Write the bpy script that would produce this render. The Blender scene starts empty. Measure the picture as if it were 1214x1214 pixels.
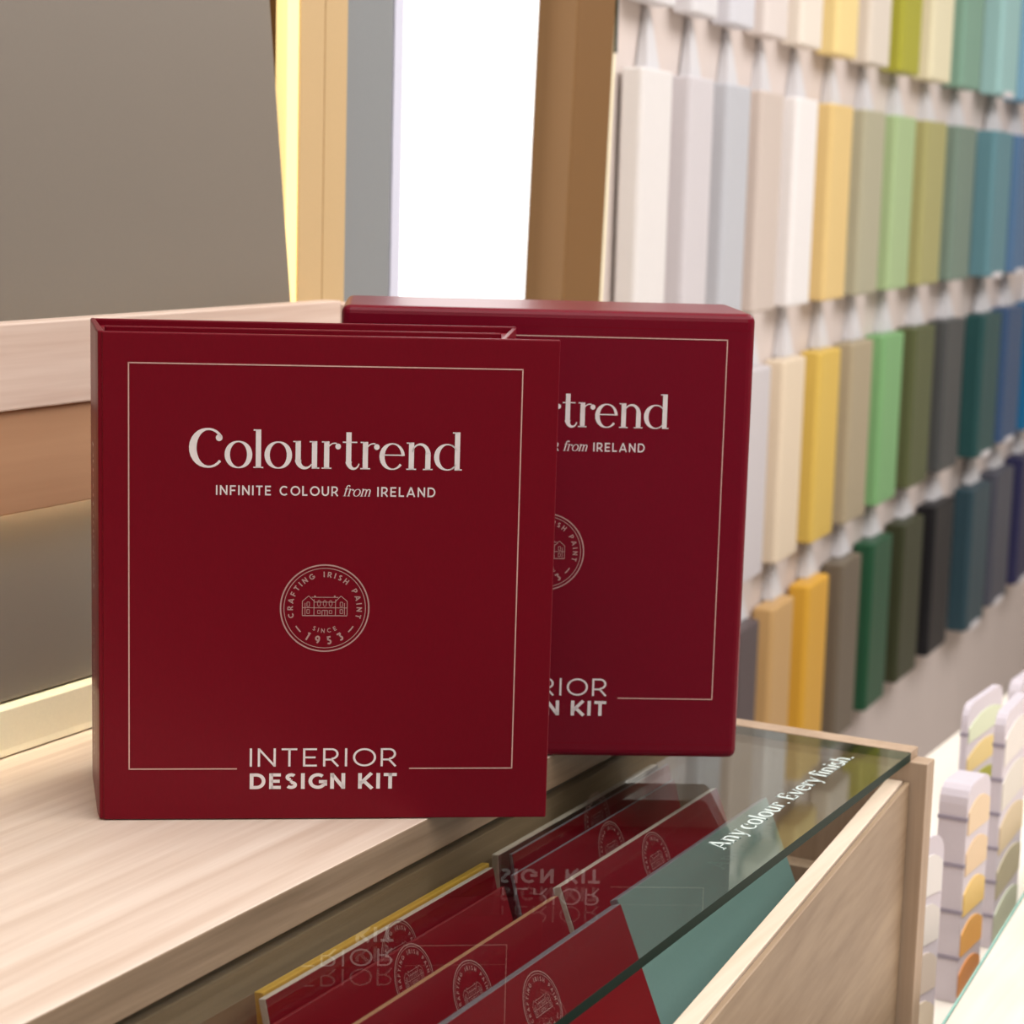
import bpy, bmesh, math, random
from mathutils import Vector, Matrix
random.seed(4)
C = bpy.context.scene.collection
PI = math.pi
T = 0.95                      # worktop height
HC = T + .424                 # camera height
GZ = T - .027                 # top of the glass
# ---------------------------------------------------------------- camera
F, HEAD, PITCH, ROLL = 2450., math.radians(27.8), math.radians(9.09), math.radians(1.6)
fw0 = Vector((-math.sin(HEAD), math.cos(HEAD), 0)); rt0 = Vector((math.cos(HEAD), math.sin(HEAD), 0)); zz = Vector((0, 0, 1))
fw = fw0*math.cos(PITCH) - zz*math.sin(PITCH); up0 = fw0*math.sin(PITCH) + zz*math.cos(PITCH)
rt = rt0*math.cos(ROLL) + up0*math.sin(ROLL); up = up0*math.cos(ROLL) - rt0*math.sin(ROLL)
EYE = Vector((0, 0, HC))
cam = bpy.data.cameras.new('camera'); co = bpy.data.objects.new('camera', cam); C.objects.link(co)
cam.sensor_width = 36; cam.sensor_fit = 'HORIZONTAL'; cam.lens = 36*F/1214; cam.clip_start = .02
co.matrix_world = Matrix(((rt.x, up.x, -fw.x, 0), (rt.y, up.y, -fw.y, 0), (rt.z, up.z, -fw.z, HC), (0, 0, 0, 1)))
cam.dof.use_dof = True; cam.dof.focus_distance = 1.36; cam.dof.aperture_fstop = 50/1000/.0072*36*F/1214/50
bpy.context.scene.camera = co
def at(px, py, ax, val):      # where the line of sight through a photo point meets a plane of the room
    d = fw + rt*((px-607)/F) - up*((py-607)/F); o = EYE; t = (val-o[ax])/d[ax]
    return o + d*t
def hit(px, py, p0, n):       # the same with a free plane
    d = fw + rt*((px-607)/F) - up*((py-607)/F); n = Vector(n); t = (Vector(p0)-EYE).dot(n)/d.dot(n)
    return EYE + d*t
# ---------------------------------------------------------------- materials
def lin(c):
    return tuple(((v/255)/12.92 if v/255 <= .04045 else ((v/255+.055)/1.055)**2.4) for v in c) + (1,)
def newmat(n):
    m = bpy.data.materials.new(n); m.use_nodes = True; t = m.node_tree; return m, t, t.nodes['Principled BSDF']
def plain(n, c, rough=.5, spec=.5, metal=0, bump=0, bscale=400, var=.04):
    m, t, b = newmat(n)
    N = t.nodes; L = t.links
    tc = N.new('ShaderNodeTexCoord'); no = N.new('ShaderNodeTexNoise'); no.inputs['Scale'].default_value = bscale; no.inputs['Detail'].default_value = 3
    L.new(tc.outputs['Object'], no.inputs['Vector'])
    mx = N.new('ShaderNodeMixRGB'); l = lin(c)
    mx.inputs[1].default_value = tuple(v*(1-var) for v in l[:3])+(1,); mx.inputs[2].default_value = tuple(min(1, v*(1+var)) for v in l[:3])+(1,)
    L.new(no.outputs['Fac'], mx.inputs[0]); L.new(mx.outputs[0], b.inputs['Base Color'])
    b.inputs['Roughness'].default_value = rough; b.inputs['Specular IOR Level'].default_value = spec; b.inputs['Metallic'].default_value = metal
    if bump:
        bp = N.new('ShaderNodeBump'); bp.inputs['Strength'].default_value = bump; bp.inputs['Distance'].default_value = .0004
        L.new(no.outputs['Fac'], bp.inputs['Height']); L.new(bp.outputs['Normal'], b.inputs['Normal'])
    return m
def wood(n, c1, c2, scale=1., rough=.5, axis=1, streak=1.):
    m, t, b = newmat(n); N = t.nodes; L = t.links
    tc = N.new('ShaderNodeTexCoord'); mp = N.new('ShaderNodeMapping')
    s = [26*scale]*3; s[axis] = 1.5*scale; mp.inputs['Scale'].default_value = s
    L.new(tc.outputs['Object'], mp.inputs['Vector'])
    n1 = N.new('ShaderNodeTexNoise'); n1.inputs['Scale'].default_value = 1; n1.inputs['Detail'].default_value = 4; n1.inputs['Distortion'].default_value = 1.2
    mp2 = N.new('ShaderNodeMapping'); s2 = [190*scale]*3; s2[axis] = 7*scale; mp2.inputs['Scale'].default_value = s2
    L.new(tc.outputs['Object'], mp2.inputs['Vector'])
    n2 = N.new('ShaderNodeTexNoise'); n2.inputs['Scale'].default_value = 1; n2.inputs['Detail'].default_value = 2
    L.new(mp.outputs[0], n1.inputs['Vector']); L.new(mp2.outputs[0], n2.inputs['Vector'])
    ad = N.new('ShaderNodeMath'); ad.operation = 'MULTIPLY_ADD'; L.new(n2.outputs['Fac'], ad.inputs[0]); ad.inputs[1].default_value = .45
    sb = N.new('ShaderNodeMath'); sb.operation = 'MULTIPLY'; L.new(n1.outputs['Fac'], sb.inputs[0]); sb.inputs[1].default_value = .8
    L.new(sb.outputs[0], ad.inputs[2])
    r = N.new('ShaderNodeValToRGB'); r.color_ramp.elements[0].position = .62-.2*streak; r.color_ramp.elements[1].position = .62+.2*streak
    r.color_ramp.elements[0].color = lin(c1); r.color_ramp.elements[1].color = lin(c2)
    L.new(ad.outputs[0], r.inputs[0]); L.new(r.outputs[0], b.inputs['Base Color'])
    b.inputs['Roughness'].default_value = rough; b.inputs['Specular IOR Level'].default_value = .35
    bp = N.new('ShaderNodeBump'); bp.inputs['Strength'].default_value = .15; bp.inputs['Distance'].default_value = .0005
    L.new(n2.outputs['Fac'], bp.inputs['Height']); L.new(bp.outputs['Normal'], b.inputs['Normal'])
    return m
def emit(n, c, s):
    m, t, b = newmat(n); b.inputs['Base Color'].default_value = lin(c); b.inputs['Emission Color'].default_value = lin(c); b.inputs['Emission Strength'].default_value = s
    return m
def glassmat(n, tint, refl=1.0):
    m = bpy.data.materials.new(n); m.use_nodes = True; t = m.node_tree; N = t.nodes; L = t.links
    for x in list(N): N.remove(x)
    o = N.new('ShaderNodeOutputMaterial'); mx = N.new('ShaderNodeMixShader'); tr = N.new('ShaderNodeBsdfTransparent'); gl = N.new('ShaderNodeBsdfGlossy')
    fr = N.new('ShaderNodeFresnel'); ge = N.new('ShaderNodeNewGeometry'); ma = N.new('ShaderNodeMapRange')
    ma.inputs['To Min'].default_value = 1.5; ma.inputs['To Max'].default_value = 1/1.5
    L.new(ge.outputs['Backfacing'], ma.inputs['Value']); L.new(ma.outputs[0], fr.inputs['IOR'])
    tr.inputs['Color'].default_value = tint; gl.inputs['Roughness'].default_value = 0.0; gl.inputs['Color'].default_value = (.95*refl, 1*refl, .97*refl, 1)
    L.new(fr.outputs[0], mx.inputs[0]); L.new(tr.outputs[0], mx.inputs[1]); L.new(gl.outputs[0], mx.inputs[2]); L.new(mx.outputs[0], o.inputs['Surface'])
    return m
def cloth(n, c, rough, spec=.4):   # paper-cloth binding with a fine weave
    m, t, b = newmat(n); N = t.nodes; L = t.links
    tc = N.new('ShaderNodeTexCoord'); no = N.new('ShaderNodeTexNoise'); no.inputs['Scale'].default_value = 900; no.inputs['Detail'].default_value = 2
    mp = N.new('ShaderNodeMapping'); mp.inputs['Scale'].default_value = (1, 1, .25); L.new(tc.outputs['Object'], mp.inputs['Vector']); L.new(mp.outputs[0], no.inputs['Vector'])
    mx = N.new('ShaderNodeMixRGB'); l = lin(c); mx.inputs[1].default_value = tuple(v*.88 for v in l[:3])+(1,); mx.inputs[2].default_value = tuple(v*1.12 for v in l[:3])+(1,)
    L.new(no.outputs['Fac'], mx.inputs[0]); L.new(mx.outputs[0], b.inputs['Base Color'])
    bp = N.new('ShaderNodeBump'); bp.inputs['Strength'].default_value = .12; bp.inputs['Distance'].default_value = .0002
    L.new(no.outputs['Fac'], bp.inputs['Height']); L.new(bp.outputs['Normal'], b.inputs['Normal'])
    b.inputs['Roughness'].default_value = rough; b.inputs['Specular IOR Level'].default_value = spec
    return m
M = dict(
 red=cloth('burgundy_cloth', (109, 2, 23), .34, .16), red_in=cloth('burgundy_lining', (116, 0, 26), .4, .15), redbox=cloth('burgundy_box_cloth', (110, 2, 28), .3, .2),
 redbd=plain('burgundy_board_face', (118, 4, 20), .35, .4),
 ink=plain('silver_print', (226, 218, 218), .45), ink2=plain('fine_silver_print', (178, 140, 136), .45), inkfr=plain('rose_frame_print', (205, 165, 155), .45),
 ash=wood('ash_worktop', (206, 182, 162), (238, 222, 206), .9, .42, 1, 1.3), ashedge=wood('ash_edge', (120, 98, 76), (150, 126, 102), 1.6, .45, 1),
 rail=wood('rail_ash', (206, 178, 160), (226, 204, 188), 1., .5, 1), rail2=wood('rail_beech', (170, 126, 92), (188, 144, 108), .7, .55, 1, 1.6),
 oak=wood('cabinet_oak', (144, 120, 95), (170, 146, 119), .8, .5, 1), oaktop=wood('cabinet_oak_top', (220, 196, 172), (236, 216, 196), 1.3, .5, 1),
 oakend=wood('cabinet_oak_upright', (162, 137, 113), (184, 160, 136), 1., .5, 2), oakin=wood('bin_oak', (128, 104, 78), (158, 132, 102), 1., .5, 1),
 taupe=plain('taupe_board_paint', (122, 113, 102), .42, .4, 0, .1, 300, .02), cream=plain('cream_ledge', (250, 240, 205), .5),
 wall=plain('wall_paint', (216, 212, 206), .7, .2), backing=plain('display_backing', (216, 203, 196), .6, .3), floor=plain('floor_tile', (190, 180, 170), .5),
 ceil=plain('ceiling_paint', (235, 232, 228), .8, .2), gold=plain('gold_frame', (206, 176, 130), .4, .5, .1), brown=plain('bronze_column', (120, 86, 48), .5, .3, 0),
 goldd=plain('dark_gold', (150, 110, 66), .5), grey=plain('grey_panel', (134, 137, 138), .5), light=emit('lightbox_face', (250, 252, 252), 1.1), lav=plain('lightbox_frame', (215, 216, 232), .5),
 led=emit('warm_led', (255, 224, 150), .85), led2=emit('led_strip', (255, 238, 200), 30.), glass=glassmat('clear_glass', (.90, .925, .905, 1)), glassb=glassmat('clear_glass_underside', (.93, .95, .94, 1), .6), edge=plain('glass_edge', (10, 40, 32), .5, .12),
 etch=plain('etched_lettering', (205, 218, 212), .6), creamsh=plain('cream_laminate', (240, 234, 222), .5), white=plain('white_plastic', (232, 228, 230), .45), must=plain('mustard_paint', (206, 160, 62), .45), brdedge=plain('board_edge', (205, 190, 175), .5),
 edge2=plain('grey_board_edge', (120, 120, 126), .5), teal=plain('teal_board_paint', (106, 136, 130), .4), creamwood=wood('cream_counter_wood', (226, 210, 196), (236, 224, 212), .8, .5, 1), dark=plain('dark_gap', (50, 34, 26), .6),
 teale=plain('aqua_glass_edge', (140, 190, 178), .2), spine=plain('fan_deck_spine', (206, 198, 206), .4), band=plain('fan_deck_band', (150, 142, 156), .5), litwedge=plain('light_wedge_white', (212, 210, 212), .5),
)
_pm = {}
def paint(c):
    if c not in _pm: _pm[c] = plain('paint_%d_%d_%d' % c, c, .42, .35, 0, 0, 60, .02)
    return _pm[c]
# ---------------------------------------------------------------- mesh helpers
class MB:
    def __init__(s): s.v = []; s.f = []
    def add(s, vs, fs):
        o = len(s.v); s.v += [tuple(v) for v in vs]; s.f += [tuple(i+o for i in f) for f in fs]; return s
    def hexa(s, b, t):        # bottom and top loops of equal length (counter-clockwise from above)
        n = len(b); return s.add(list(b)+list(t), [tuple(range(n))[::-1], tuple(range(n, 2*n))] + [(i, (i+1) % n, n+(i+1) % n, n+i) for i in range(n)])
    def box(s, x0, x1, y0, y1, z0, z1):
        q = [(x0, y0), (x1, y0), (x1, y1), (x0, y1)]; return s.hexa([(a, b, z0) for a, b in q], [(a, b, z1) for a, b in q])
    def prism(s, pts, z0, z1): return s.hexa([(a, b, z0) for a, b in pts], [(a, b, z1) for a, b in pts])
def link(o, parent=None, label=None, cat=None, group=None, kind=None):
    C.objects.link(o)
    if parent: o.parent = parent; o.matrix_parent_inverse = Matrix.Translation(-parent.location) if not parent.rotation_euler.z else parent.matrix_basis.inverted()
    return tag(o, label, cat, group, kind)
def tag(o, label=None, cat=None, group=None, kind=None):
    if label: o['label'] = label
    if cat: o['category'] = cat
    if group: o['group'] = group
    if kind: o['kind'] = kind
    return o
def obj(name, mb, mat, parent=None, bevel=0, seg=2, smooth=False, fix=True, **k):
    me = bpy.data.meshes.new(name); me.from_pydata(mb.v, [], mb.f)
    if fix:
        bm = bmesh.new(); bm.from_mesh(me); bmesh.ops.recalc_face_normals(bm, faces=bm.faces); bm.to_mesh(me); bm.free()
    me.materials.append(mat); o = bpy.data.objects.new(name, me)
    if bevel:
        m = o.modifiers.new('bevel', 'BEVEL'); m.width = bevel; m.segments = seg; m.limit_method = 'ANGLE'; m.harden_normals = False
    if smooth: me.shade_smooth()
    return link(o, parent, **k)
def empty(name, loc, label, cat, group=None):
    o = bpy.data.objects.new(name, None); o.location = loc; o.empty_display_size = .05; return link(o, None, label, cat, group)
# ---------------------------------------------------------------- lettering
# every letter is drawn with pen strokes: w = thick width, t = thin width (equal for sans)
def strip(pts, wf, closed=False):
    n = len(pts); L = []; R = []
    for i in range(n):
        a = pts[(i-1) % n] if (closed or i) else pts[i]; b = pts[(i+1) % n] if (closed or i < n-1) else pts[i]
        dx, dy = b[0]-a[0], b[1]-a[1]; l = math.hypot(dx, dy) or 1; dx /= l; dy /= l
        h = wf(dx, dy, i/(n-1))/2; L.append((pts[i][0]-dy*h, pts[i][1]+dx*h)); R.append((pts[i][0]+dy*h, pts[i][1]-dx*h))
    out = []
    for i in range(n if closed else n-1):
        j = (i+1) % n; out.append([L[i], R[i], R[j], L[j]])
    return out
def arc(cx, cy, rx, ry, a0, a1, n=22): return [(cx+rx*math.cos(math.radians(a0+(a1-a0)*i/n)), cy+ry*math.sin(math.radians(a0+(a1-a0)*i/n))) for i in range(n+1)]
def disc(cx, cy, r, n=14): return [[(cx+r*math.cos(2*PI*i/n), cy+r*math.sin(2*PI*i/n)) for i in range(n)]]
def rect(x0, y0, x1, y1): return [[(x0, y0), (x1, y0), (x1, y1), (x0, y1)]]
def sans(ch, w):
    h = w/2; k = lambda dx, dy, u: w
    S = lambda *p: strip(list(p), k)
    A = lambda *a: strip(arc(*a), k)
    V = lambda x, a=0, b=1: rect(x-h, a, x+h, b)
    H = lambda y, a, b: rect(a, y-h, b, y+h)
    g = {
     'A': lambda: (S((h*.8, 0), (.46, 1)) + S((.92-h*.8, 0), (.46, 1)) + H(.28, .16, .76) + rect(.46-w*.55, 1-w*.5, .46+w*.55, 1), .92),
     'C': lambda: (A(.5, .5, .5-h, .5-h, 48, 312), .9),
     'D': lambda: (V(h) + H(1-h, h, .38) + H(h, h, .38) + A(.36, .5, .48-h, .5-h, 90, -90), .84),
     'E': lambda: (V(h) + H(1-h, h, .62) + H(h, h, .62) + H(.5, h, .56), .64), 'F': lambda: (V(h) + H(1-h, h, .62) + H(.48, h, .56), .62),
     'G': lambda: (A(.5, .5, .5-h, .5-h, 50, 325) + V(.9, .2, .48) + H(.46, .56, .9+h), .97),
     'H': lambda: (V(h) + V(.76-h) + H(.5, h, .76-h), .76), 'I': lambda: (V(h), w), 'K': lambda: (V(h) + S((h, .3), (.72, 1)) + S((.28, .52), (.76, 0)), .78),
     'L': lambda: (V(h) + H(h, h, .56), .57), 'N': lambda: (V(h) + V(.8-h) + S((h*.9, 1-h*.6), (.8-h*.9, h*.6)), .8), 'O': lambda: (strip(arc(.52, .5, .52-h, .5-h, 0, 360, 36)[:-1], k, True), .99),
     'P': lambda: (V(h) + H(1-h, h, .4) + H(.38, h, .4) + A(.38, .69, .31-h, .31-h*.98, 90, -90, 14), .7),
     'R': lambda: (V(h) + H(1-h, h, .4) + H(.38, h, .4) + A(.38, .69, .31-h, .31-h*.98, 90, -90, 14) + S((.38, .38), (.68, 0)), .72),
     'S': lambda: (A(.33, .745, .3-h, .255-h, 35, 265, 16) + A(.33, .255, .32-h, .255-h, 92, -145, 16) + S((.3, .5+h*.2), (.36, .5-h*.2)), .66),
     'T': lambda: (V(.35) + H(1-h, 0, .7), .7), 'U': lambda: (V(h, .36) + V(.78-h, .36) + A(.39, .38, .39-h, .38-h, 180, 360), .78),
     '1': lambda: (V(.24) + S((.24, 1-h), (.04, .84)), .32),
     '3': lambda: (H(1-h, .04, .5) + S((.5, 1-h), (.28, .6)) + A(.28, .31, .29-h, .31-h, 95, -140, 16), .6),
     '5': lambda: (H(1-h, .08, .52) + V(.08+h, .5, 1) + S((.08+h, .58), (.26, .62-h*.6)) + A(.26, .31, .3-h, .31-h, 90, -145, 16), .6),
     '9': lambda: (strip(arc(.31, .68, .3-h, .32-h, 0, 360, 26)[:-1], k, True) + A(.2, .6, .41-h, .6-h, -68, 5, 10), .64)}
    return g[ch]()
def serif(ch, w, t):
    k = lambda dx, dy, u: t+(w-t)*abs(dy)**1.7
    thin = lambda dx, dy, u: t
    S = lambda f, *p: strip(list(p), f); A = lambda f, *a: strip(arc(*a), f)
    V = lambda x, a, b: rect(x-w/2, a, x+w/2, b)
    sf = lambda x, y=0, l=.13: rect(x-l, y, x+l, y+t)
    fl = lambda x, y: rect(x-.13, y-t, x, y)       # head serif of a stem
    X = .71
    ring = lambda cx, cy, rx, ry: strip(arc(cx, cy, rx-w*.42, ry-t/2, 0, 360, 40)[:-1], k, True)
    kr = lambda dx, dy, u: t+(w-t)*max(0, -dy)**1.7 + .25*(w-t)*max(0, dy)**1.7
    def rd(): return V(.17, 0, X) + fl(.17, X) + sf(.17)
    if ch == 'C': return A(lambda dx, dy, u: kr(dx, dy, u)+w*.28*max(0, -dy)**2+.02, .47, .5, .41, .485, 36, 318) + disc(.745, .765, .088), .9
    if ch == 'c': return A(kr, .34, .34, .28, .33, 62, 318) + disc(.5, .52, .065) + A(thin, .36, .5, .18, .17, 90, 18, 8), .62
    if ch == 'e': return A(lambda dx, dy, u: t+(w-t)*max(0, -dy)**1.7+.55*(w-t)*max(0, dy)**2, .34, .34, .28, .33, 3, 322) + rect(.08, .36, .63, .36+t), .68
    if ch == 'o': return ring(.36, .34, .35, .35), .72
    if ch == 'l': return V(.17, 0, .99) + fl(.17, .99) + sf(.17), .34
    if ch == 'i': return rd() + disc(.17, .9, .075), .34
    if ch == 'u': return V(.17, .2, X) + fl(.17, X) + A(lambda dx, dy, u: w*(1-u)**1.5+t if u < .9 else t, .36, .22, .19, .205, 180, 330, 14) + V(.6, 0, X) + fl(.6, X) + rect(.6, 0, .73, t), .76
    if ch == 'r': return rd() + A(thin, .38, .42, .2, .245, 175, 75, 10) + disc(.47, .58, .075), .56
    if ch == 't': return V(.2, .18, .95) + rect(.04, X-t, .42, X) + A(lambda dx, dy, u: w*(1-u)**2+t, .34, .19, .14, .18, 180, 345, 12), .48
    if ch == 'n': return rd() + A(lambda dx, dy, u: t+(w-t)*u**2, .4, .42, .21, .245, 170, 0, 14) + V(.61, 0, .44) + sf(.61), .8
    if ch == 'm': return rd() + A(k, .36, .44, .17, .22, 170, 0, 14) + V(.53, 0, .46) + A(k, .72, .44, .17, .22, 170, 0, 14) + V(.89, 0, .46) + sf(.89, 0, .1) + sf(.53, 0, .1), 1.08
    if ch == 'd': return strip(arc(.34, .34, .29, .33, 50, 310, 26), kr) + A(thin, .4, .36, .2, .3, 90, 30, 6) + A(thin, .4, .32, .2, .3, -90, -30, 6) + V(.6, 0, .99) + fl(.6, .99) + rect(.6, 0, .73, t), .76
    if ch == 'h': return V(.17, 0, .99) + fl(.17, .99) + sf(.17) + A(lambda dx, dy, u: t+(w-t)*u**2, .4, .42, .21, .245, 170, 0, 14) + V(.61, 0, .44) + sf(.61), .8
    if ch == 'A': return S(thin, (.1, 0), (.44, 1)) + S(lambda *a: w, (.44, 1), (.8, 0)) + rect(.2, .3, .7, .3+t) + sf(.1) + sf(.8, 0, .15), .94
    if ch in 'yv':
        o = S(lambda *a: w*.95, (.12, X), (.36, 0)) + S(thin, (.64, X), (.36, 0)) + sf(.12, X-t, .12) + sf(.64, X-t, .1)
        if ch == 'y': o += S(thin, (.36, 0), (.26, -.24)) + disc(.2, -.24, .07)
        return o, .74
    if ch == 'E': return V(.2, 0, 1) + rect(.06, 0, .68, t) + rect(.06, 1-t, .66, 1) + rect(.2, .5, .5, .5+t) + rect(.68-t, 0, .68+t*.5, .24) + rect(.66-t, .78, .66+t*.5, 1) + rect(.5, .4, .5+t, .62), .76
    if ch == 'f': return V(.2, 0, .82) + sf(.2) + rect(.05, X-t, .4, X) + A(k, .36, .84, .16, .19, 180, 70, 12) + disc(.44, .96, .065), .42
    if ch == 's': return A(k, .27, .5, .17, .165, 40, 262, 14) + A(k, .27, .18, .19, .17, 90, -145, 14) + S(lambda *a: w*.9, (.17, .43), (.39, .24)), .54
    if ch == '.': return disc(.12, .06, .075), .3
def layout(txt, kind, w, t, track, space=.35, xs=1., shear=0):
    x = 0; out = []
    for ch in txt:
        if ch == ' ': x += space; continue
        g, adv = sans(ch, w) if kind == 'sans' else serif(ch, w, t)
        if kind == 'sans': adv += track
        else: adv += track
        out += [[(x+(p[0]+shear*p[1])*xs, p[1]) for p in q] for q in g]; x += adv*xs
    x0 = min(p[0] for q in out for p in q); x1 = max(p[0] for q in out for p in q)
    return [[(p[0]-x0, p[1]) for p in q] for q in out], x1-x0
def fit(polys, W, x, y, width, height):
    s = width/W; return [[(x+p[0]*s, y+p[1]*height) for p in q] for q in polys]
def emblem(w=.03):
    k = lambda v: (lambda *a: v); P = []
    P += strip(arc(0, 0, .985, .985, 0, 360, 64)[:-1], k(.032), True) + strip(arc(0, 0, .91, .91, 0, 360, 64)[:-1], k(.016), True)
    def ring(txt, R, a0, a1, cap, outer, sw):
        gl = [(c, ) + sans(c, sw) if c != ' ' else (' ', [], .55) for c in txt]; tot = sum(g[2] for g in gl); n = len(gl)
        gap = ((abs(a1-a0)*PI/180*(R+(cap/2 if outer else -cap/2)))/cap - tot)/(n-1); x = 0; o = []
        for c, g, adv in gl:
            mid = (x+adv/2)*cap; a = math.radians(a0) + (-1 if outer else 1)*mid/(R+(cap/2 if outer else -cap/2)); s = 1 if outer else -1
            for q in g:
                r = []
                for p in q:
                    lx, ly = (p[0]-adv/2)*cap, p[1]*cap
                    rr = R+s*ly; 
                    ex, ey = (math.sin(a)*s, -math.cos(a)*s)
                    r.append((rr*math.cos(a)+ex*lx, rr*math.sin(a)+ey*lx))
                o.append(r)
            x += adv+gap
        return o
    P += ring('CRAFTING IRISH PAINT', .71, 197, -17, .125, True, .2)
    P += ring('SINCE', .565, 240, 300, .1, False, .17); P += ring('1953', .835, 237, 303, .19, False, .2)
    for a in (219, -39): P += strip(arc(0, 0, .76, .76, a-6.5, a+6.5, 6), k(.03))
    def ln(*p, v=.014): return strip(list(p), k(v))
    def frame(x0, y0, x1, y1, v=.012): return ln((x0, y0), (x1, y0), v=v)+ln((x1, y0), (x1, y1), v=v)+ln((x1, y1), (x0, y1), v=v)+ln((x0, y1), (x0, y0), v=v)
    for s in (-1, 1):
        for a, b in (((.5, -.17), (.5, .16)), ((.5, .16), (.36, .28)), ((.36, .28), (.24, .16)), ((.24, .2), (.24, -.17)), ((.44, .12), (.44, -.15))): P += ln((s*a[0], a[1]), (s*b[0], b[1]))
        P += frame(s*.37-.028, .04, s*.37+.028, .14) + frame(s*.37-.028, -.12, s*.37+.028, -.03) + frame(s*.13-.03, -.12, s*.13+.03, -.05)
        P += disc(s*.22, .27, .02)
    P += ln((-.5, -.17), (.5, -.17), v=.02) + ln((-.5, .01), (.5, .01)) + ln((-.3, .25), (.3, .25)) + ln((-.24, .14), (.24, .14)) + ln((-.06, -.05), (.06, -.05)) + ln((-.06, -.05), (-.06, -.17)) + ln((.06, -.05), (.06, -.17)) + ln((0, -.05), (0, -.17))
    for x in (-.13, 0, .13): P += strip(arc(x, .11, .035, .07, 0, 360, 14)[:-1], k(.012), True)
    return P
EMB = emblem()
def put(name, polys, o, ex, ey, mat, parent, lift=.0003, label=None):
    """lay flat lettering on a surface: o origin, ex / ey the surface's own axes"""
    o, ex, ey = Vector(o), Vector(ex), Vector(ey); n = ex.cross(ey).normalized(); mb = MB()
    for q in polys:
        ar = sum(q[i][0]*q[(i+1) % len(q)][1]-q[(i+1) % len(q)][0]*q[i][1] for i in range(len(q)))
        if ar < 0: q = q[::-1]
        mb.add([o+ex*p[0]+ey*p[1]+n*lift for p in q], [tuple(range(len(q)))])
    return obj(name, mb, mat, parent, fix=False, label=label)
# ================================================================ the room
WX = -1.16
cols = []
for k, px in enumerate([793.6, 842.7, 886, 925, 966, 1007.5, 1046, 1082, 1119, 1154, 1197.5, 1224, 1252, 1285], 1):
    d = fw + rt*((px-607)/F) - up*((240-607)/F); t = 3.5*math.exp(.06*(k-5))/d.dot(fw0); cols.append(Vector((d.x*t, d.y*t, 0)))
def tang(i):
    a = cols[max(0, i-2)]; b = cols[min(len(cols)-1, i+2)]; return (b-a).normalized()
obj('floor', MB().box(-2.6, 3.5, -3, 8, -.05, 0), M['floor'], kind='structure')
obj('ceiling', MB().box(-2.6, 3.5, -3, 8, 2.9, 2.95), M['ceil'], kind='structure')
obj('wall_left', MB().box(WX-.08, WX, -3, 2.26, 0, 2.9), M['wall'], kind='structure')
obj('wall_right', MB().box(3.4, 3.5, -3, 8, 0, 2.9), M['wall'], kind='structure')
obj('wall_front', MB().box(-2.6, 3.5, -3.1, -3, 0, 2.9), M['wall'], kind='structure')
obj('wall_far', MB().box(-2.6, 3.5, 7.9, 8, 0, 2.9), M['wall'], kind='structure')
DEP = [.030*(1+.055*i) for i in range(len(cols))]
inner = []
for i, p in enumerate(cols):
    t = tang(i); n = Vector((-t.y, t.x, 0)); inner.append(p + n*(DEP[i]+.006))
t0 = tang(0); first = inner[0]-t0*.27
inner = [first]+inner+[inner[-1]+Vector((.0, 2.0, 0))]
outer = [p+Vector((-.08, 0, 0)) for p in inner]
mb = MB()
for a, b, c, d in zip(inner, inner[1:], outer[1:], outer):
    mb.hexa([(v.x, v.y, 0) for v in (a, b, c, d)], [(v.x, v.y, 2.9) for v in (a, b, c, d)])
obj('wall_back', mb, M['backing'], kind='structure')
# --------------- colour blocks on the wall
ROWS = [('top', 1.602, 1.94), ('second', 1.184, 1.52), ('third', .758, 1.096), ('bottom', .34, .682)]
PAL = {
 0: [(1, 'pearl white', (226, 224, 226)), (2, 'cool white', (222, 220, 222)), (3, 'icy white', (214, 214, 220)), (4, 'shell white', (226, 216, 210)), (5, 'ivory', (236, 226, 212)), (6, 'butter yellow', (240, 216, 150)),
     (7, 'oatmeal', (224, 214, 200)), (8, 'lime green', (170, 168, 56)), (9, 'vanilla', (232, 224, 190)), (10, 'sage teal', (128, 166, 146)), (11, 'pale aqua', (160, 202, 200)), (12, 'powder blue', (122, 172, 200))],
 1: [(1, 'chalk white', (226, 222, 220)), (2, 'lilac grey', (208, 203, 206)), (3, 'cool blue grey', (190, 192, 198)), (4, 'mushroom', (206, 192, 182)), (5, 'bright white', (238, 234, 232)), (6, 'sandy yellow', (226, 196, 132)),
     (7, 'putty', (176, 172, 146)), (8, 'pale leaf green', (168, 192, 142)), (9, 'khaki', (170, 166, 110)), (10, 'grey green', (120, 140, 126)), (11, 'dusty teal', (98, 142, 152)), (12, 'denim blue', (84, 120, 158))],
 2: [(4, 'pale dove grey', (204, 198, 200)), (5, 'cream', (228, 210, 184)), (6, 'golden yellow', (218, 184, 88)), (7, 'stone', (174, 160, 132)), (8, 'mint green', (126, 176, 118)), (9, 'olive', (88, 94, 58)),
     (10, 'charcoal', (74, 76, 76)), (11, 'dark teal', (34, 78, 78)), (12, 'slate navy', (56, 84, 122)), (13, 'bright cobalt', (20, 110, 160))],
 3: [(4, 'dark aubergine grey', (88, 76, 78)), (5, 'caramel', (206, 166, 110)), (6, 'marigold', (226, 172, 60)), (7, 'taupe brown', (114, 102, 86)), (8, 'bottle green', (34, 84, 56)), (9, 'dark moss', (58, 62, 38)),
     (10, 'black', (22, 22, 26)), (11, 'petrol blue', (46, 72, 82)), (12, 'graphite', (76, 78, 90)), (13, 'midnight blue', (42, 42, 80))]}
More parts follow.
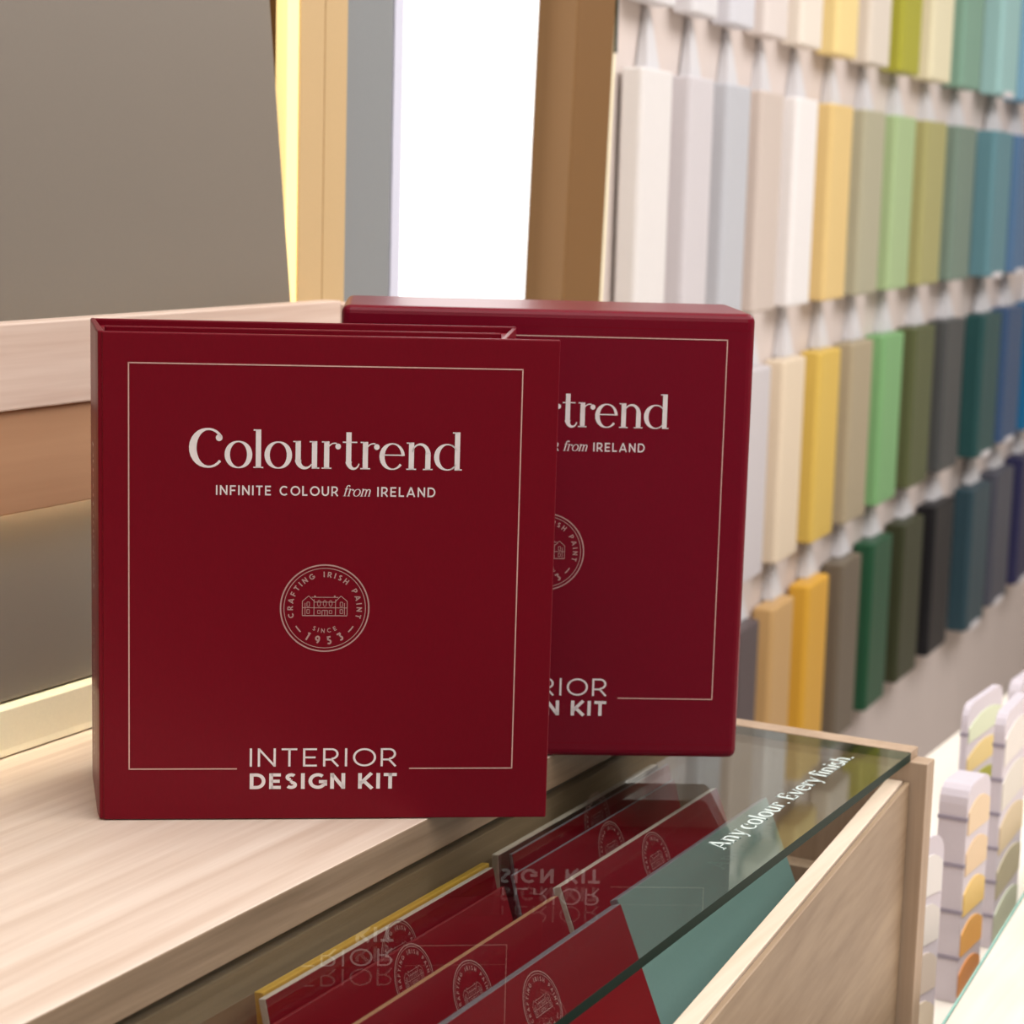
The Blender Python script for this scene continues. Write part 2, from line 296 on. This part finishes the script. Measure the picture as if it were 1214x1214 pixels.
for r, items in PAL.items():
    rn, z0, z1 = ROWS[r]
    for j, (k, cn, c) in enumerate(items):
        i = k-1; p = cols[i]; t = tang(i); n = Vector((-t.y, t.x, 0)); pitch = (cols[1]-cols[0]).length if i == 0 else (p-cols[i-1]).length
        w = pitch*(.62 if i else .68); a = p-t*w; dep = DEP[i]; ch = dep*.16
        if j == 0: lab = '%s block leftmost in the %s row, left of the %s block' % (cn, rn, items[1][1])
        elif j == len(items)-1: lab = '%s block at the right end of the %s row, beside the %s block' % (cn, rn, items[j-1][1])
        else: lab = '%s block, %s row, between the %s and %s blocks' % (cn, rn, items[j-1][1], items[j+1][1])
        root = empty('sample_block', (a.x, a.y, z0), lab, 'paint sample', 'painted sample blocks on the display wall')
        prof = [a+n*dep, a+n*ch, a+t*ch, p-t*ch, p+n*ch, p+n*dep]
        bo_ = obj('body', MB().prism([(v.x, v.y) for v in prof], z0, z1), paint(c), root, bevel=.004, seg=2)
        # slim tapered wedge, added in place of the light patch above the block
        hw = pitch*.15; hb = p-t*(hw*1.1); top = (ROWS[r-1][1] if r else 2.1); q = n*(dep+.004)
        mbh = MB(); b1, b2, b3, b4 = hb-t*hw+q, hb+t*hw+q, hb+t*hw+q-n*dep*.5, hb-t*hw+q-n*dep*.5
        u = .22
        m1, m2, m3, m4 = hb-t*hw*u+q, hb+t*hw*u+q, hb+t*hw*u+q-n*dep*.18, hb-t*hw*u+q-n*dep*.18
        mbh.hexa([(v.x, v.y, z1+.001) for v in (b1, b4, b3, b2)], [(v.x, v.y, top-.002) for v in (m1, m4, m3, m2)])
        obj('light_wedge', mbh, M['litwedge'], root, label='white tapered wedge in place of a light patch')
        if (r, k) in ((1, 11), (1, 12), (0, 11), (2, 11), (2, 12), (3, 11), (3, 12), (3, 13), (0, 12)):
            mc = a+t*w*.5; s = t*w*.22
            obj('clip', MB().hexa([tuple(v)[:2]+(z0-.004,) for v in (mc-s-n*.003, mc+s-n*.003, mc+s+n*.004, mc-s+n*.004)], [tuple(v)[:2]+(z0+.010,) for v in (mc-s-n*.003, mc+s-n*.003, mc+s+n*.004, mc-s+n*.004)]), M['white'], bo_, label='small white clip at the lower edge')
# --------------- wall fittings between the leaning board and the blocks
FX = -1.06
yy = lambda px, x=FX: at(px, 300, 0, x).y
g = empty('gold_frame_profile', (FX-.02, yy(360), 0), 'upright tan frame profile with a bright lit strip, right of the taupe board', 'frame')
obj('front_bar', MB().box(FX-.04, FX, yy(354), yy(382), 0, 2.7), M['gold'], g, bevel=.001)
obj('rear_bar', MB().box(FX-.045, FX-.002, yy(385), yy(411), 0, 2.7), M['gold'], g, bevel=.001)
obj('joint', MB().box(FX-.04, FX-.008, yy(381.8), yy(385.2), 0, 2.7), M['goldd'], g)
obj('light_strip', MB().box(FX-.014, FX-.002, yy(338, FX-.002), yy(354)-.0003, 0, 2.7), M['led'], g, label='glowing pale yellow strip')
obj('side_lip', MB().box(WX+.002, FX-.0145, yy(336, FX-.0145), yy(341, FX-.0145), 0, 2.7), M['goldd'], g)
tag(obj('wall_panel', MB().box(FX-.05, FX-.012, yy(412)+.001, yy(462, FX-.012), 0, 2.7), M['grey'], bevel=.002), 'tall flat grey panel standing between the gold frame and the white lightbox', 'panel')
lb = empty('lightbox', (-1.12, 1.85, 0), 'tall glowing white lightbox on the wall between grey panel and bronze column', 'lightbox')
LX = -1.095
obj('frame', MB().box(LX-.03, LX, yy(463.5, LX), yy(474, LX), 0, 2.7), M['lav'], lb)
obj('diffuser', MB().box(LX-.03, LX-.004, yy(474, LX)+.0005, yy(629, LX), 0, 2.7), M['light'], lb, label='evenly glowing white face')
obj('back', MB().box(WX+.002, LX-.031, yy(463.5, LX), yy(629, LX), 0, 2.7), M['white'], lb)
cy0 = yy(672)
tag(obj('bronze_column', MB().box(WX+.002, FX, cy0, yy(716), 0, 2.88), M['brown'], bevel=.002), 'upright bronze brown square column between the white lightbox and the painted sample blocks', 'column')
yq = yy(716)
tr_ = empty('cream_column_trim', (FX-.03, yq, 0), 'slim cream edging strip running up the right side of the bronze column', 'trim')
tso = obj('strip', MB().box(WX+.002, FX-.03, yq+.001, yq+.07, 0, 2.88), M['cream'], tr_, bevel=.002); tso.name = 'edge_strip'
obj('glass_edge', MB().box(FX-.05, FX-.028, yq+.0715, yq+.0765, 1.53, 2.88), M['edge'], tr_, label='thin dark green glass edge')
for nm, keep in (('bronze_column', 0), ('edge_strip', 0), ('diffuser', LX and yy(474, LX)+.01), ('back', yy(474, LX))):
    for v in bpy.data.objects[nm].data.vertices:
        if v.co.y > keep or nm.endswith(('column', 'edge_strip')): v.co.y += (v.co.z-1.35)*.045
# ================================================================ worktop, rail, board, ledge
Y0 = .2; Y1 = 1.62
rl = empty('display_rail', (-1.0, 1.0, T), 'horizontal wooden rail of pale and darker planks holding the taupe board', 'rail')
obj('upper_plank', MB().box(-1.018, -1.0, Y0, 1.56, 1.2025, 1.265), M['rail'], rl, bevel=.0015)
obj('lower_plank', MB().box(-1.016, -1.004, Y0, 1.557, 1.127, 1.202), M['rail2'], rl, bevel=.001, label='warmer brown lower plank')
obj('end_post', MB().box(-1.016, -.998, 1.561, 1.59, T, 1.262), M['rail'], rl, bevel=.001)
obj('led_strip', MB().box(-1.028, -1.0195, Y0, 1.555, 1.150, 1.154), M['led2'], rl, label='thin warm light strip under the lower plank')
# board: leans back against the wall, behind the rail
y_e = at(345, 358, 0, -1.043).y; _t = at(320, 0, 1, y_e); _b = at(345, 358, 0, -1.043)
def bx(z): return -1.043+(_b.z-z)*(-1.043-_t.x)/(_t.z-_b.z)
zt = 1.98; zb = .9855
q = lambda z, x: (x, z)
mb = MB(); mb.add([(bx(zb), Y0, zb), (bx(zb), y_e, zb), (bx(zt), y_e, zt), (bx(zt), Y0, zt), (bx(zb)-.012, Y0, zb), (bx(zb)-.012, y_e, zb), (bx(zt)-.012, y_e, zt), (bx(zt)-.012, Y0, zt)],
       [(0, 1, 2, 3), (4, 7, 6, 5), (0, 4, 5, 1), (1, 5, 6, 2), (2, 6, 7, 3), (3, 7, 4, 0)])
tag(obj('painted_board', mb, M['taupe'], bevel=.001), 'large smooth taupe painted board leaning back behind the wooden rail', 'board')
mb = MB(); mb.add([(-.9985, Y0, T+.001), (-1.0, Y0, T+.006), (-1.004, Y0, T+.034), (-1.057, Y0, T+.034), (-1.057, Y0, T+.001)] + [(-.9985, 1.56, T+.001), (-1.0, 1.56, T+.006), (-1.004, 1.56, T+.034), (-1.057, 1.56, T+.034), (-1.057, 1.56, T+.001)],
       [(0, 1, 2, 3, 4), (9, 8, 7, 6, 5)] + [(i, i+5, (i+1) % 5+5, (i+1) % 5) for i in range(5)])
tag(obj('rear_ledge', mb, M['cream'], bevel=.001), 'bright cream lit ledge along the back of the wooden worktop', 'ledge')
tag(obj('worktop', MB().box(-1.057, -.6685, Y0, 1.619, GZ+.0005, T), M['ash'], bevel=.0012), 'pale ash wooden worktop carrying the red binder and red box', 'worktop')
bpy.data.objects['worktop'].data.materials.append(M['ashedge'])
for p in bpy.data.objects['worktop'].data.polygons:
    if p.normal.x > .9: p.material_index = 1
# ================================================================ cabinet
cb = empty('display_cabinet', (-.75, .9, 0), 'oak display cabinet with open bin under the glass lid, front panel splayed outward', 'cabinet')
obj('bin_back_panel', MB().box(-.690, -.6735, Y0, 1.599, .45, GZ-.009), M['oakin'], cb, bevel=.0008)
obj('end_panel', MB().box(-1.057, -.4555, 1.6, 1.621, 0, GZ-.0078).box(-.6675, -.4700, 1.6, 1.621, GZ-.0078, GZ+.0005), M['oakend'], cb, bevel=.0008)
def fp(y, off): return (-.486+(1.5754-y)*.0932+off, y)
ZF = T-.051
obj('front_panel', MB().prism([fp(1.598, 0), fp(Y0, 0), fp(Y0, .0135), fp(1.598, .0135)][::-1], 0, ZF), M['oaktop'], cb, bevel=.0008)
obj('front_veneer', MB().prism([fp(1.598, .0150), fp(Y0, .0150), fp(Y0, .0195), fp(1.598, .0195)][::-1], 0, ZF-.0005), M['oak'], cb, bevel=.0008)
obj('bin_floor', MB().prism([(-.673, Y0), fp(Y0, -.0005), fp(1.598, -.0005), (-.673, 1.598)], .735, .753), M['oakin'], cb)
obj('batten', MB().box(-.672, -.497, 1.578, 1.599, .79, .818), M['oakend'], cb, bevel=.001)
obj('carcass', MB().box(-1.057, -.692, Y0, 1.598, .02, GZ-.001), M['oak'], cb)
gl = empty('glass_lid', (-.57, .9, GZ-.006), 'clear greenish glass lid with white etched lettering over the sample boards', 'glass')
mb = MB(); x0, x1, y0, y1, za, zb_ = -.6875, -.4695, Y0, 1.5995, GZ-.007, GZ
mb.add([(x0, y0, za), (x1, y0, za), (x1, y1, za), (x0, y1, za), (x0, y0, zb_), (x1, y0, zb_), (x1, y1, zb_), (x0, y1, zb_)], [(3, 2, 1, 0), (4, 5, 6, 7), (0, 1, 5, 4), (1, 2, 6, 5), (2, 3, 7, 6), (3, 0, 4, 7)])
pane = obj('pane', mb, M['glass'], gl); pane.data.materials.append(M['edge']); pane.data.materials.append(M['glassb'])
for p in pane.data.polygons:
    if abs(p.normal.z) < .5: p.material_index = 1
    elif p.normal.z < 0: p.material_index = 2
a = at(862, 1006, 2, GZ); b = at(1012, 898, 2, GZ); tp = at(844.5, 997, 2, GZ)
ps, W = layout('Any colour. Every finish.', 'serif', .19, .07, .02, .2)
xb = (a.x+b.x)/2
put('lettering', fit(ps, W, 0, 0, b.y-a.y+.004, abs(a.x-tp.x)), (xb, a.y-.004, GZ), (0, 1, 0), (-1, 0, 0), M['etch'], gl, .0002, 'white etched lettering')
# ================================================================ sample boards in the bin
def board(L, R, lean, mat, edge, label, length=.21, th=.006, logo=None, side=None):
    """L and R: photo points of the top edge's two ends; the board leans with its top to the back"""
    z = .905; l, r = at(*L, 2, z), at(*R, 2, z); x = (l.x+r.x)/2; y0, y1 = r.y-.2745, r.y
    a = math.radians(lean); length = (.905-.7545-th*math.sin(a))/math.cos(a); dn = Vector((math.sin(a), 0, -math.cos(a))); nn = Vector((math.cos(a), 0, math.sin(a)))
    o = Vector((x, 0, z)); g = empty('sample_board', (x+math.sin(a)*length, (y0+y1)/2, z-math.cos(a)*length), label, 'sample board', 'sample boards leaning in the bin')
    def sl(d0, d1, e=0):
        m = MB(); P = []
        for dd in (d0, d1):
            for (s, yv) in ((e, y0+e), (length, y0+e), (length, y1-e), (e, y1-e)): v = o+dn*s+nn*dd; P.append((v.x, yv, v.z))
        m.hexa(P[:4], P[4:]); return m
    obj('core', sl(-th, -.0006), edge, g, bevel=.0005); fc = obj('face', sl(-.0006, 0, .0004), mat, g)
    if logo:
        c = hit(logo[0], logo[1], o, nn); s = (c-o).dot(dn); rr = .0215
        put('emblem', [[(rr*p[0], rr*p[1]) for p in q] for q in EMB], Vector((o.x, c.y, o.z))+dn*s, (0, 1, 0), -dn, M['ink2'], fc, .0003, 'round printed emblem')
    return g
RB = M['redbd']
board((308.8, 1178), (580.5, 1023), 7, M['must'], M['must'], 'mustard yellow edged board, rearmost of the left stack in the glass bin')
board((314.6, 1185), (584.7, 1028), 13, RB, M['brdedge'], 'burgundy board with a cream edge, directly before the mustard board', .225, .0055, (474, 1131))
board((329.6, 1213.7), (595.8, 1050), 19, RB, M['redbd'], 'burgundy board with a thin red edge, second from the back in the left stack', .225, .003, (491, 1160))
board((427, 1214), (659.8, 1061), 22, RB, M['rail2'], 'burgundy board with brown edge, just behind the frontmost board of the left stack', .225, .006, (561, 1180))
board((540, 1210), (731.5, 1070), 23, RB, M['edge2'], 'burgundy board with a grey edge, frontmost of the left stack beside the teal board', .225, .008, (643, 1193))
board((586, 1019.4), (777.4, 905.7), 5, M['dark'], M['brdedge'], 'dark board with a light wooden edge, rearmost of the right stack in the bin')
board((608, 1017), (788.6, 904.5), 10, RB, M['edge2'], 'burgundy board with a grey edge next to the dark board, in the right stack', .225, .003, (708, 973))
board((618, 1035.4), (796, 923), 16, RB, M['edge2'], 'burgundy board with thin grey edge in the middle of the right stack', .225, .003, (725.6, 1008))
board((668.7, 1051.5), (846.6, 933), 22, RB, M['brdedge'], 'burgundy board with pale pink edge, directly behind the teal board', .225, .007, (778.7, 1020.6))
board((734, 1068.4), (905, 944.3), 23, M['teal'], M['edge2'], 'teal green painted board at the front of the right stack', .225, .006)
# ================================================================ the red binder
BLf = at(120, 973, 2, T); BRf = at(647, 970, 2, T); BH = .3228
ex = (BRf-BLf); BW = ex.length; ex.normalize(); bk = Vector((-.080, .0888, 0))
bd = empty('ring_binder', tuple(BLf+ex*BW/2+bk*.5), 'thick burgundy ring binder with silver title lettering, standing in front of the box', 'binder')
nf = Vector((ex.y, -ex.x, 0))       # outward normal of the front
def P2(o, *ps): return [(o.x+p.x, o.y+p.y) for p in ps]
th = .0032; Zb = T+.0006
fl_, fr_ = BLf, BRf; bl_, br_ = BLf+bk, BRf+bk
fcov = obj('front_cover', MB().prism(P2(Vector((0, 0, 0)), fl_+ex*.0015, fr_, fr_-nf*th, fl_+ex*.0015-nf*th), Zb, T+BH), M['red'], bd, bevel=.001, seg=3)
obj('back_cover', MB().prism(P2(Vector((0, 0, 0)), bl_+nf*th, br_+nf*th, br_, bl_), Zb, T+BH), M['red'], bd, bevel=.001, seg=3)
sdir = bk.normalized()
spn = obj('spine', MB().prism(P2(Vector((0, 0, 0)), fl_+sdir*.001-ex*.001, fl_+ex*.0034+sdir*.001, bl_+ex*.003-sdir*.001, bl_-ex*.0003-sdir*.004, bl_-ex*.001-sdir*.02, fl_-ex*.0018+sdir*.012), Zb, T+BH+.0004), M['red'], bd, bevel=.0012, seg=3)
in0, in1 = fl_+ex*.006-nf*(th+.0005), fr_-ex*.036-nf*(th+.0005)
obj('inner_tray', MB().prism(P2(Vector((0, 0, 0)), in0, in1, br_-ex*.0005+nf*(th+.0005), bl_+ex*.006+nf*(th+.0005)), Zb+.003, T+BH-.0045), M['red_in'], bd, bevel=.001)
mid0 = in0+bk*.5; mid1 = in1+bk*.5+ex*.012
obj('tray_rim', MB().prism(P2(Vector((0, 0, 0)), mid0, mid1, mid1-nf*.003, mid0-nf*.003), T+BH-.006, T+BH-.001), M['red'], bd, bevel=.0008)
rs0 = in1-ex*.003; rs1 = br_-ex*.004+nf*(th+.0005)
obj('tray_side', MB().prism(P2(Vector((0, 0, 0)), in1-ex*.0035, in1, br_+nf*(th+.0005), br_+nf*(th+.0005)-ex*.0035), T+BH-.006, T+BH-.001), M['red'], bd, bevel=.0006)
def face_xy(px, py, o, e, n):
    p = hit(px, py, o, n); return ((p-o).dot(e), p.z-o.z)
def kit_print(o, e, n, L, Rr, W, px, root, spine=None):
    """printed design: px = dict of photo points read off this face"""
    f = lambda x, y: face_xy(x, y, o, e, n)
    Z = Vector((0, 0, 1))
    tl, tr, br, bl = (f(*px[k]) for k in ('tl', 'tr', 'br', 'bl'))
    x0 = (tl[0]+bl[0])/2; x1 = (tr[0]+br[0])/2; yt = (tl[1]+tr[1])/2; yb = (bl[1]+br[1])/2; g0 = f(*px['g0'])[0]; g1 = f(*px['g1'])[0]; w = .0008
    fr = rect(x0, yt-w, x1, yt) + rect(x0, yb, x0+w, yt) + rect(x1-w, yb, x1, yt) + rect(x0, yb, g0, yb+w) + rect(g1, yb, x1, yb+w)
    put('frame_line', fr, o, e, Z, M['inkfr'], root, .0003, 'thin printed frame line')
    def line(k, ps, Wd, mat='ink', name='lettering'):
        (xa, ya), (xb_, yb_), cap = px[k]; a = f(xa, ya); b = f(xb_, yb_); c = f((xa+xb_)/2, (ya+yb_)/2-cap); h = c[1]-(a[1]+b[1])/2
        sl = (b[1]-a[1])/(b[0]-a[0]); q = fit(ps, Wd, a[0], (a[1]+b[1])/2, b[0]-a[0], h)
        put(name, q, o, e, Z, M[mat], root, .0003)
    line('title', *layout('Colourtrend', 'serif', .138, .032, -.01), name='title_lettering')
    # sub-title set in three pieces
    (xa, ya), (xb_, yb_), cap = px['sub']; a = f(xa, ya); b = f(xb_, yb_); Wt = b[0]-a[0]; yb2 = (a[1]+b[1])/2; h = f((xa+xb_)/2, (ya+yb_)/2-cap)[1]-yb2
    o1, w1 = layout('INFINITE COLOUR', 'sans', .155, 0, .26, .65); o2, w2 = layout('from', 'serif', .12, .05, .0, .3, 1., .28); o3, w3 = layout('IRELAND', 'sans', .155, 0, .26, .65)
    q = fit(o1, w1, a[0], yb2, Wt*.555, h) + fit(o2, w2, a[0]+Wt*.577, yb2, Wt*.126, h*1.1) + fit(o3, w3, a[0]+Wt*.733, yb2, Wt*.267, h)
    put('subtitle_lettering', q, o, e, Z, M['ink'], root)
    line('int', *layout('INTERIOR', 'sans', .1, 0, .26), name='kit_lettering')
    line('kit', *layout('DESIGN KIT', 'sans', .2, 0, .2, .5), name='kit_lettering')
    (cx, cy), rpx = px['emb']; c = f(cx, cy); rr = abs(f(cx+rpx, cy)[0]-c[0])
    put('emblem', [[(c[0]+rr*p[0], c[1]+rr*p[1]) for p in qq] for qq in EMB], o, e, Z, M['ink2'], root, .0003, 'round printed emblem with a house')
kit_print(BLf, ex, nf, 0, 0, BW, dict(tl=(152, 429.5), tr=(621, 437), br=(607, 910), bl=(152, 913.5), g0=(281, 911), g1=(485, 911), title=((224, 554.5), (547.5, 557), 46), sub=((256, 587.5), (516, 588.5), 11.5),
    int=((296, 908.5), (470, 908.5), 21.5), kit=((296, 935), (470, 935), 18.5), emb=((385, 721), 53)), fcov)
sp = (fl_-ex*.0018+sdir*.012); se = (bl_-ex*.001-sdir*.02); sdv = (se-sp); sl_ = sdv.length; sdv.normalize()
q1, w1 = layout('Colourtrend', 'serif', .138, .032, -.01); q2, w2 = layout('INTERIOR DESIGN KIT', 'sans', .15, 0, .24, .6)
put('spine_lettering', fit(q1, w1, 0, 0, .1, .016), sp+sdv*(sl_/2-.008)+Vector((0, 0, .145)), (0, 0, 1), sdv*1, M['ink'], spn, .0003)
put('spine_lettering', fit(q2, w2, 0, 0, .09, .008), sp+sdv*(sl_/2-.004)+Vector((0, 0, .03)), (0, 0, 1), sdv*1, M['ink'], spn, .0003)
# ================================================================ the red box
BR2 = at(874, 901, 2, T); BR2.x -= .001; hd = math.radians(31); e2 = Vector((math.cos(hd), math.sin(hd), 0)); n2 = Vector((e2.y, -e2.x, 0)); W2 = .300; BH2 = .3335; D2 = .125
BL2 = BR2-e2*W2
bo = empty('storage_box', tuple(BL2+e2*W2/2-n2*D2/2), 'closed burgundy storage box with silver lettering, standing behind the binder', 'box')
cs = [BL2, BR2, BR2-n2*D2, BL2-n2*D2]
bbody = obj('box_body', MB().prism(P2(Vector((0, 0, 0)), *cs), T+.0006, T+BH2), M['redbox'], bo, bevel=.006, seg=4, smooth=False)
for z in (BH2-.0125, .011):
    put('seam', rect(.004, z, W2-.004, z+.0007), BL2, e2, (0, 0, 1), M['red_in'], bbody, .0002, 'thin pressed seam line')
kit_print(BL2+zz*0, e2, n2, 0, 0, W2, dict(tl=(448, 392), tr=(861.5, 403.5), br=(846, 831), bl=(448, 823), g0=(552, 826), g1=(732, 829), title=((505, 501), (792.5, 510), 41.5), sub=((535, 530), (764, 538), 10.5),
    int=((560, 824), (719, 824), 20.5), kit=((560, 847.5), (718, 847.5), 17.5), emb=((646, 654), 46.5)), bbody)
# ================================================================ counter and fan decks at the right
CZ = .70
wc = empty('white_counter', (-.1, 2.4, 0), 'cream wooden counter with an aqua glass edge at the lower right corner', 'counter')
obj('top', MB().prism([(-.424, 1.55), (.6, 1.55), (.6, 3.9), (-.58, 3.9)], CZ-.03, CZ), M['creamwood'], wc, bevel=.001)
obj('glass_edge', MB().prism([(-.4260, 1.55), (-.4242, 1.55), (-.5803, 3.9), (-.5820, 3.9)], CZ-.006, CZ+.001), M['teale'], wc, label='aqua glass edge')
obj('body', MB().prism([(-.40, 1.64), (.55, 1.64), (.55, 3.8), (-.54, 3.8)], 0, CZ-.031), M['creamwood'], wc)
SZ = .62; s1 = at(1092, 902, 2, SZ); s2 = at(1211, 807, 2, SZ); sx = (s1.x+s2.x)/2
rk = empty('low_shelf_unit', (-.6, 2.6, 0), 'low cream shelf unit beyond the cabinet on which the fan decks stand', 'shelf')
obj('shelf', MB().prism([(sx, 1.626), (-.435, 1.626), (-.60, 4.2), (sx, 4.2)], SZ-.03, SZ), M['creamsh'], rk, bevel=.002)
obj('base', MB().prism([(sx+.02, 1.65), (-.45, 1.65), (-.61, 4.15), (sx+.02, 4.15)], 0, SZ-.0305), M['white'], rk)
def fan_deck(Y, spx, top, w_px, face_px, label, patches, dep=.09, z0=.6205, bands=4):
    """spx: photo x of the spine's left side, face runs from spx+w to face_px; Y distance along the room"""
    a = at(spx, top, 1, Y); b = at(spx+w_px, top, 1, Y); z1 = a.z; w = b.x-a.x
    xc = a.x; g = empty('fan_deck', (xc+w/2, Y+dep/2, z0), label, 'fan deck', 'paint fan decks standing on the white shelf')
    c = at(face_px, (top+60), 1, Y+dep); sk = c.x-b.x          # how far the far end of the page block shifts sideways
    def skew(x, y): return (x+sk*(y-Y)/dep, y)
    r = .018
    mb = MB(); arcp = [(0, z0), (dep, z0), (dep, z1-r)] + [(dep-r+r*math.cos(t), z1-r+r*math.sin(t)) for t in (PI/8*i for i in range(1, 5))] + [(r-r*math.sin(t), z1-r+r*math.cos(t)) for t in (PI/8*i for i in range(0, 5))]
    n = len(arcp); L = [skew(xc, Y+p[0])+(p[1],) for p in arcp]; R = [skew(xc+w, Y+p[0])+(p[1],) for p in arcp]
    mb.add(L+R, [tuple(range(n)), tuple(range(n, 2*n))[::-1]]+[(i, n+i, n+(i+1) % n, (i+1) % n) for i in range(n)])
    obj('page_block', mb, M['spine'], g)
    for k in range(bands):
        z = z1-.03-(z1-z0-.03)*k/bands
        obj('band', MB().prism([skew(xc-.0006, Y-.0012), skew(xc+w+.0006, Y-.0012), skew(xc+w+.0006, Y+.004), skew(xc-.0006, Y+.004)], z-.0035, z), M['band'], g, label='grey band across the spine')
    m = len(patches); hgt = (z1-.012-z0)/m; t = .0012
    for k, c in enumerate(patches):
        za = z1-.012-hgt*(k+1)+.004; zc = z1-.012-hgt*k-.004; ys = Y+.004; ye = Y+dep-.003; n = 6
        pr = [(ys, za), (ye, za)] + [(ye-(ye-ys)*.5*(1-math.cos(PI/2*i/n)) if 0 else ye+(ys-ye)*i/n, zc-.012*(1-math.sin(PI/2*(1-abs(1-2*i/n))**.5)) if 0 else zc-.010*(2*i/n-1)**2) for i in range(n+1)]
        L = [skew(xc+w-.0002, p[0])+(p[1],) for p in pr]; R = [skew(xc+w+t, p[0])+(p[1],) for p in pr]; nn = len(pr); mb = MB()
        mb.add(L+R, [tuple(range(nn)), tuple(range(nn, 2*nn))[::-1]]+[(i, nn+i, nn+(i+1) % nn, (i+1) % nn) for i in range(nn)])
        obj('colour_swatch', mb, paint(c), g)
    return g
fan_deck(1.70, 1083, 1000, 4, 1116, 'pale fan deck of off white swatches right beside the oak cabinet corner', [(226, 222, 218), (218, 212, 206), (214, 200, 186), (222, 208, 186)], .05)
fan_deck(1.84, 1115, 928, 34, 1171, 'fan deck with wide lilac grey spine and sand to orange swatches', [(222, 196, 160), (220, 192, 154), (232, 196, 118), (230, 172, 92), (222, 150, 80)], .07)
fan_deck(2.12, 1141, 836, 8, 1184, 'fan deck with pale green and lime swatches behind the lilac spined one', [(214, 222, 190), (226, 200, 130), (160, 160, 40), (170, 194, 150), (80, 150, 90), (50, 120, 70)], .13)
fan_deck(2.0, 1180, 846, 13, 1216, 'fan deck with thin grey spine and stone coloured swatches at the photo edge', [(222, 216, 208), (214, 208, 196), (206, 186, 150), (190, 180, 150), (200, 206, 180)], .12, bands=6)
fan_deck(2.5, 1196, 808, 14, 1230, 'white topped fan deck furthest back at the right edge', [(232, 230, 228), (222, 216, 210), (212, 206, 196)], .1)
# ================================================================ lights
def area(loc, rot, sx, sy, e, c=(1, 1, 1)):
    l = bpy.data.lights.new('area', 'AREA'); l.shape = 'RECTANGLE'; l.size = sx; l.size_y = sy; l.energy = e; l.color = c
    o = bpy.data.objects.new('area_lamp', l); o.location = loc; o.rotation_euler = rot; C.objects.link(o); return o
area((.3, .6, 2.86), (0, 0, 0), 2.2, 2.4, 48, (1, .985, .985))
area((.5, 3.6, 2.86), (0, 0, 0), 1.6, 3.8, 86, (1, .985, .99))
area((1.6, -1.4, 2.6), (math.radians(50), 0, math.radians(35)), 2, 1.6, 14, (1, .98, .96))
w = bpy.data.worlds.new('world'); bpy.context.scene.world = w; w.use_nodes = True; w.node_tree.nodes['Background'].inputs[0].default_value = (.9, .92, 1, 1); w.node_tree.nodes['Background'].inputs[1].default_value = .3
s = bpy.context.scene
s.view_settings.view_transform = 'Standard'; s.view_settings.look = 'None'; s.view_settings.gamma = 1; s.view_settings.exposure = .1
s.cycles.max_bounces = 10; s.cycles.transparent_max_bounces = 12
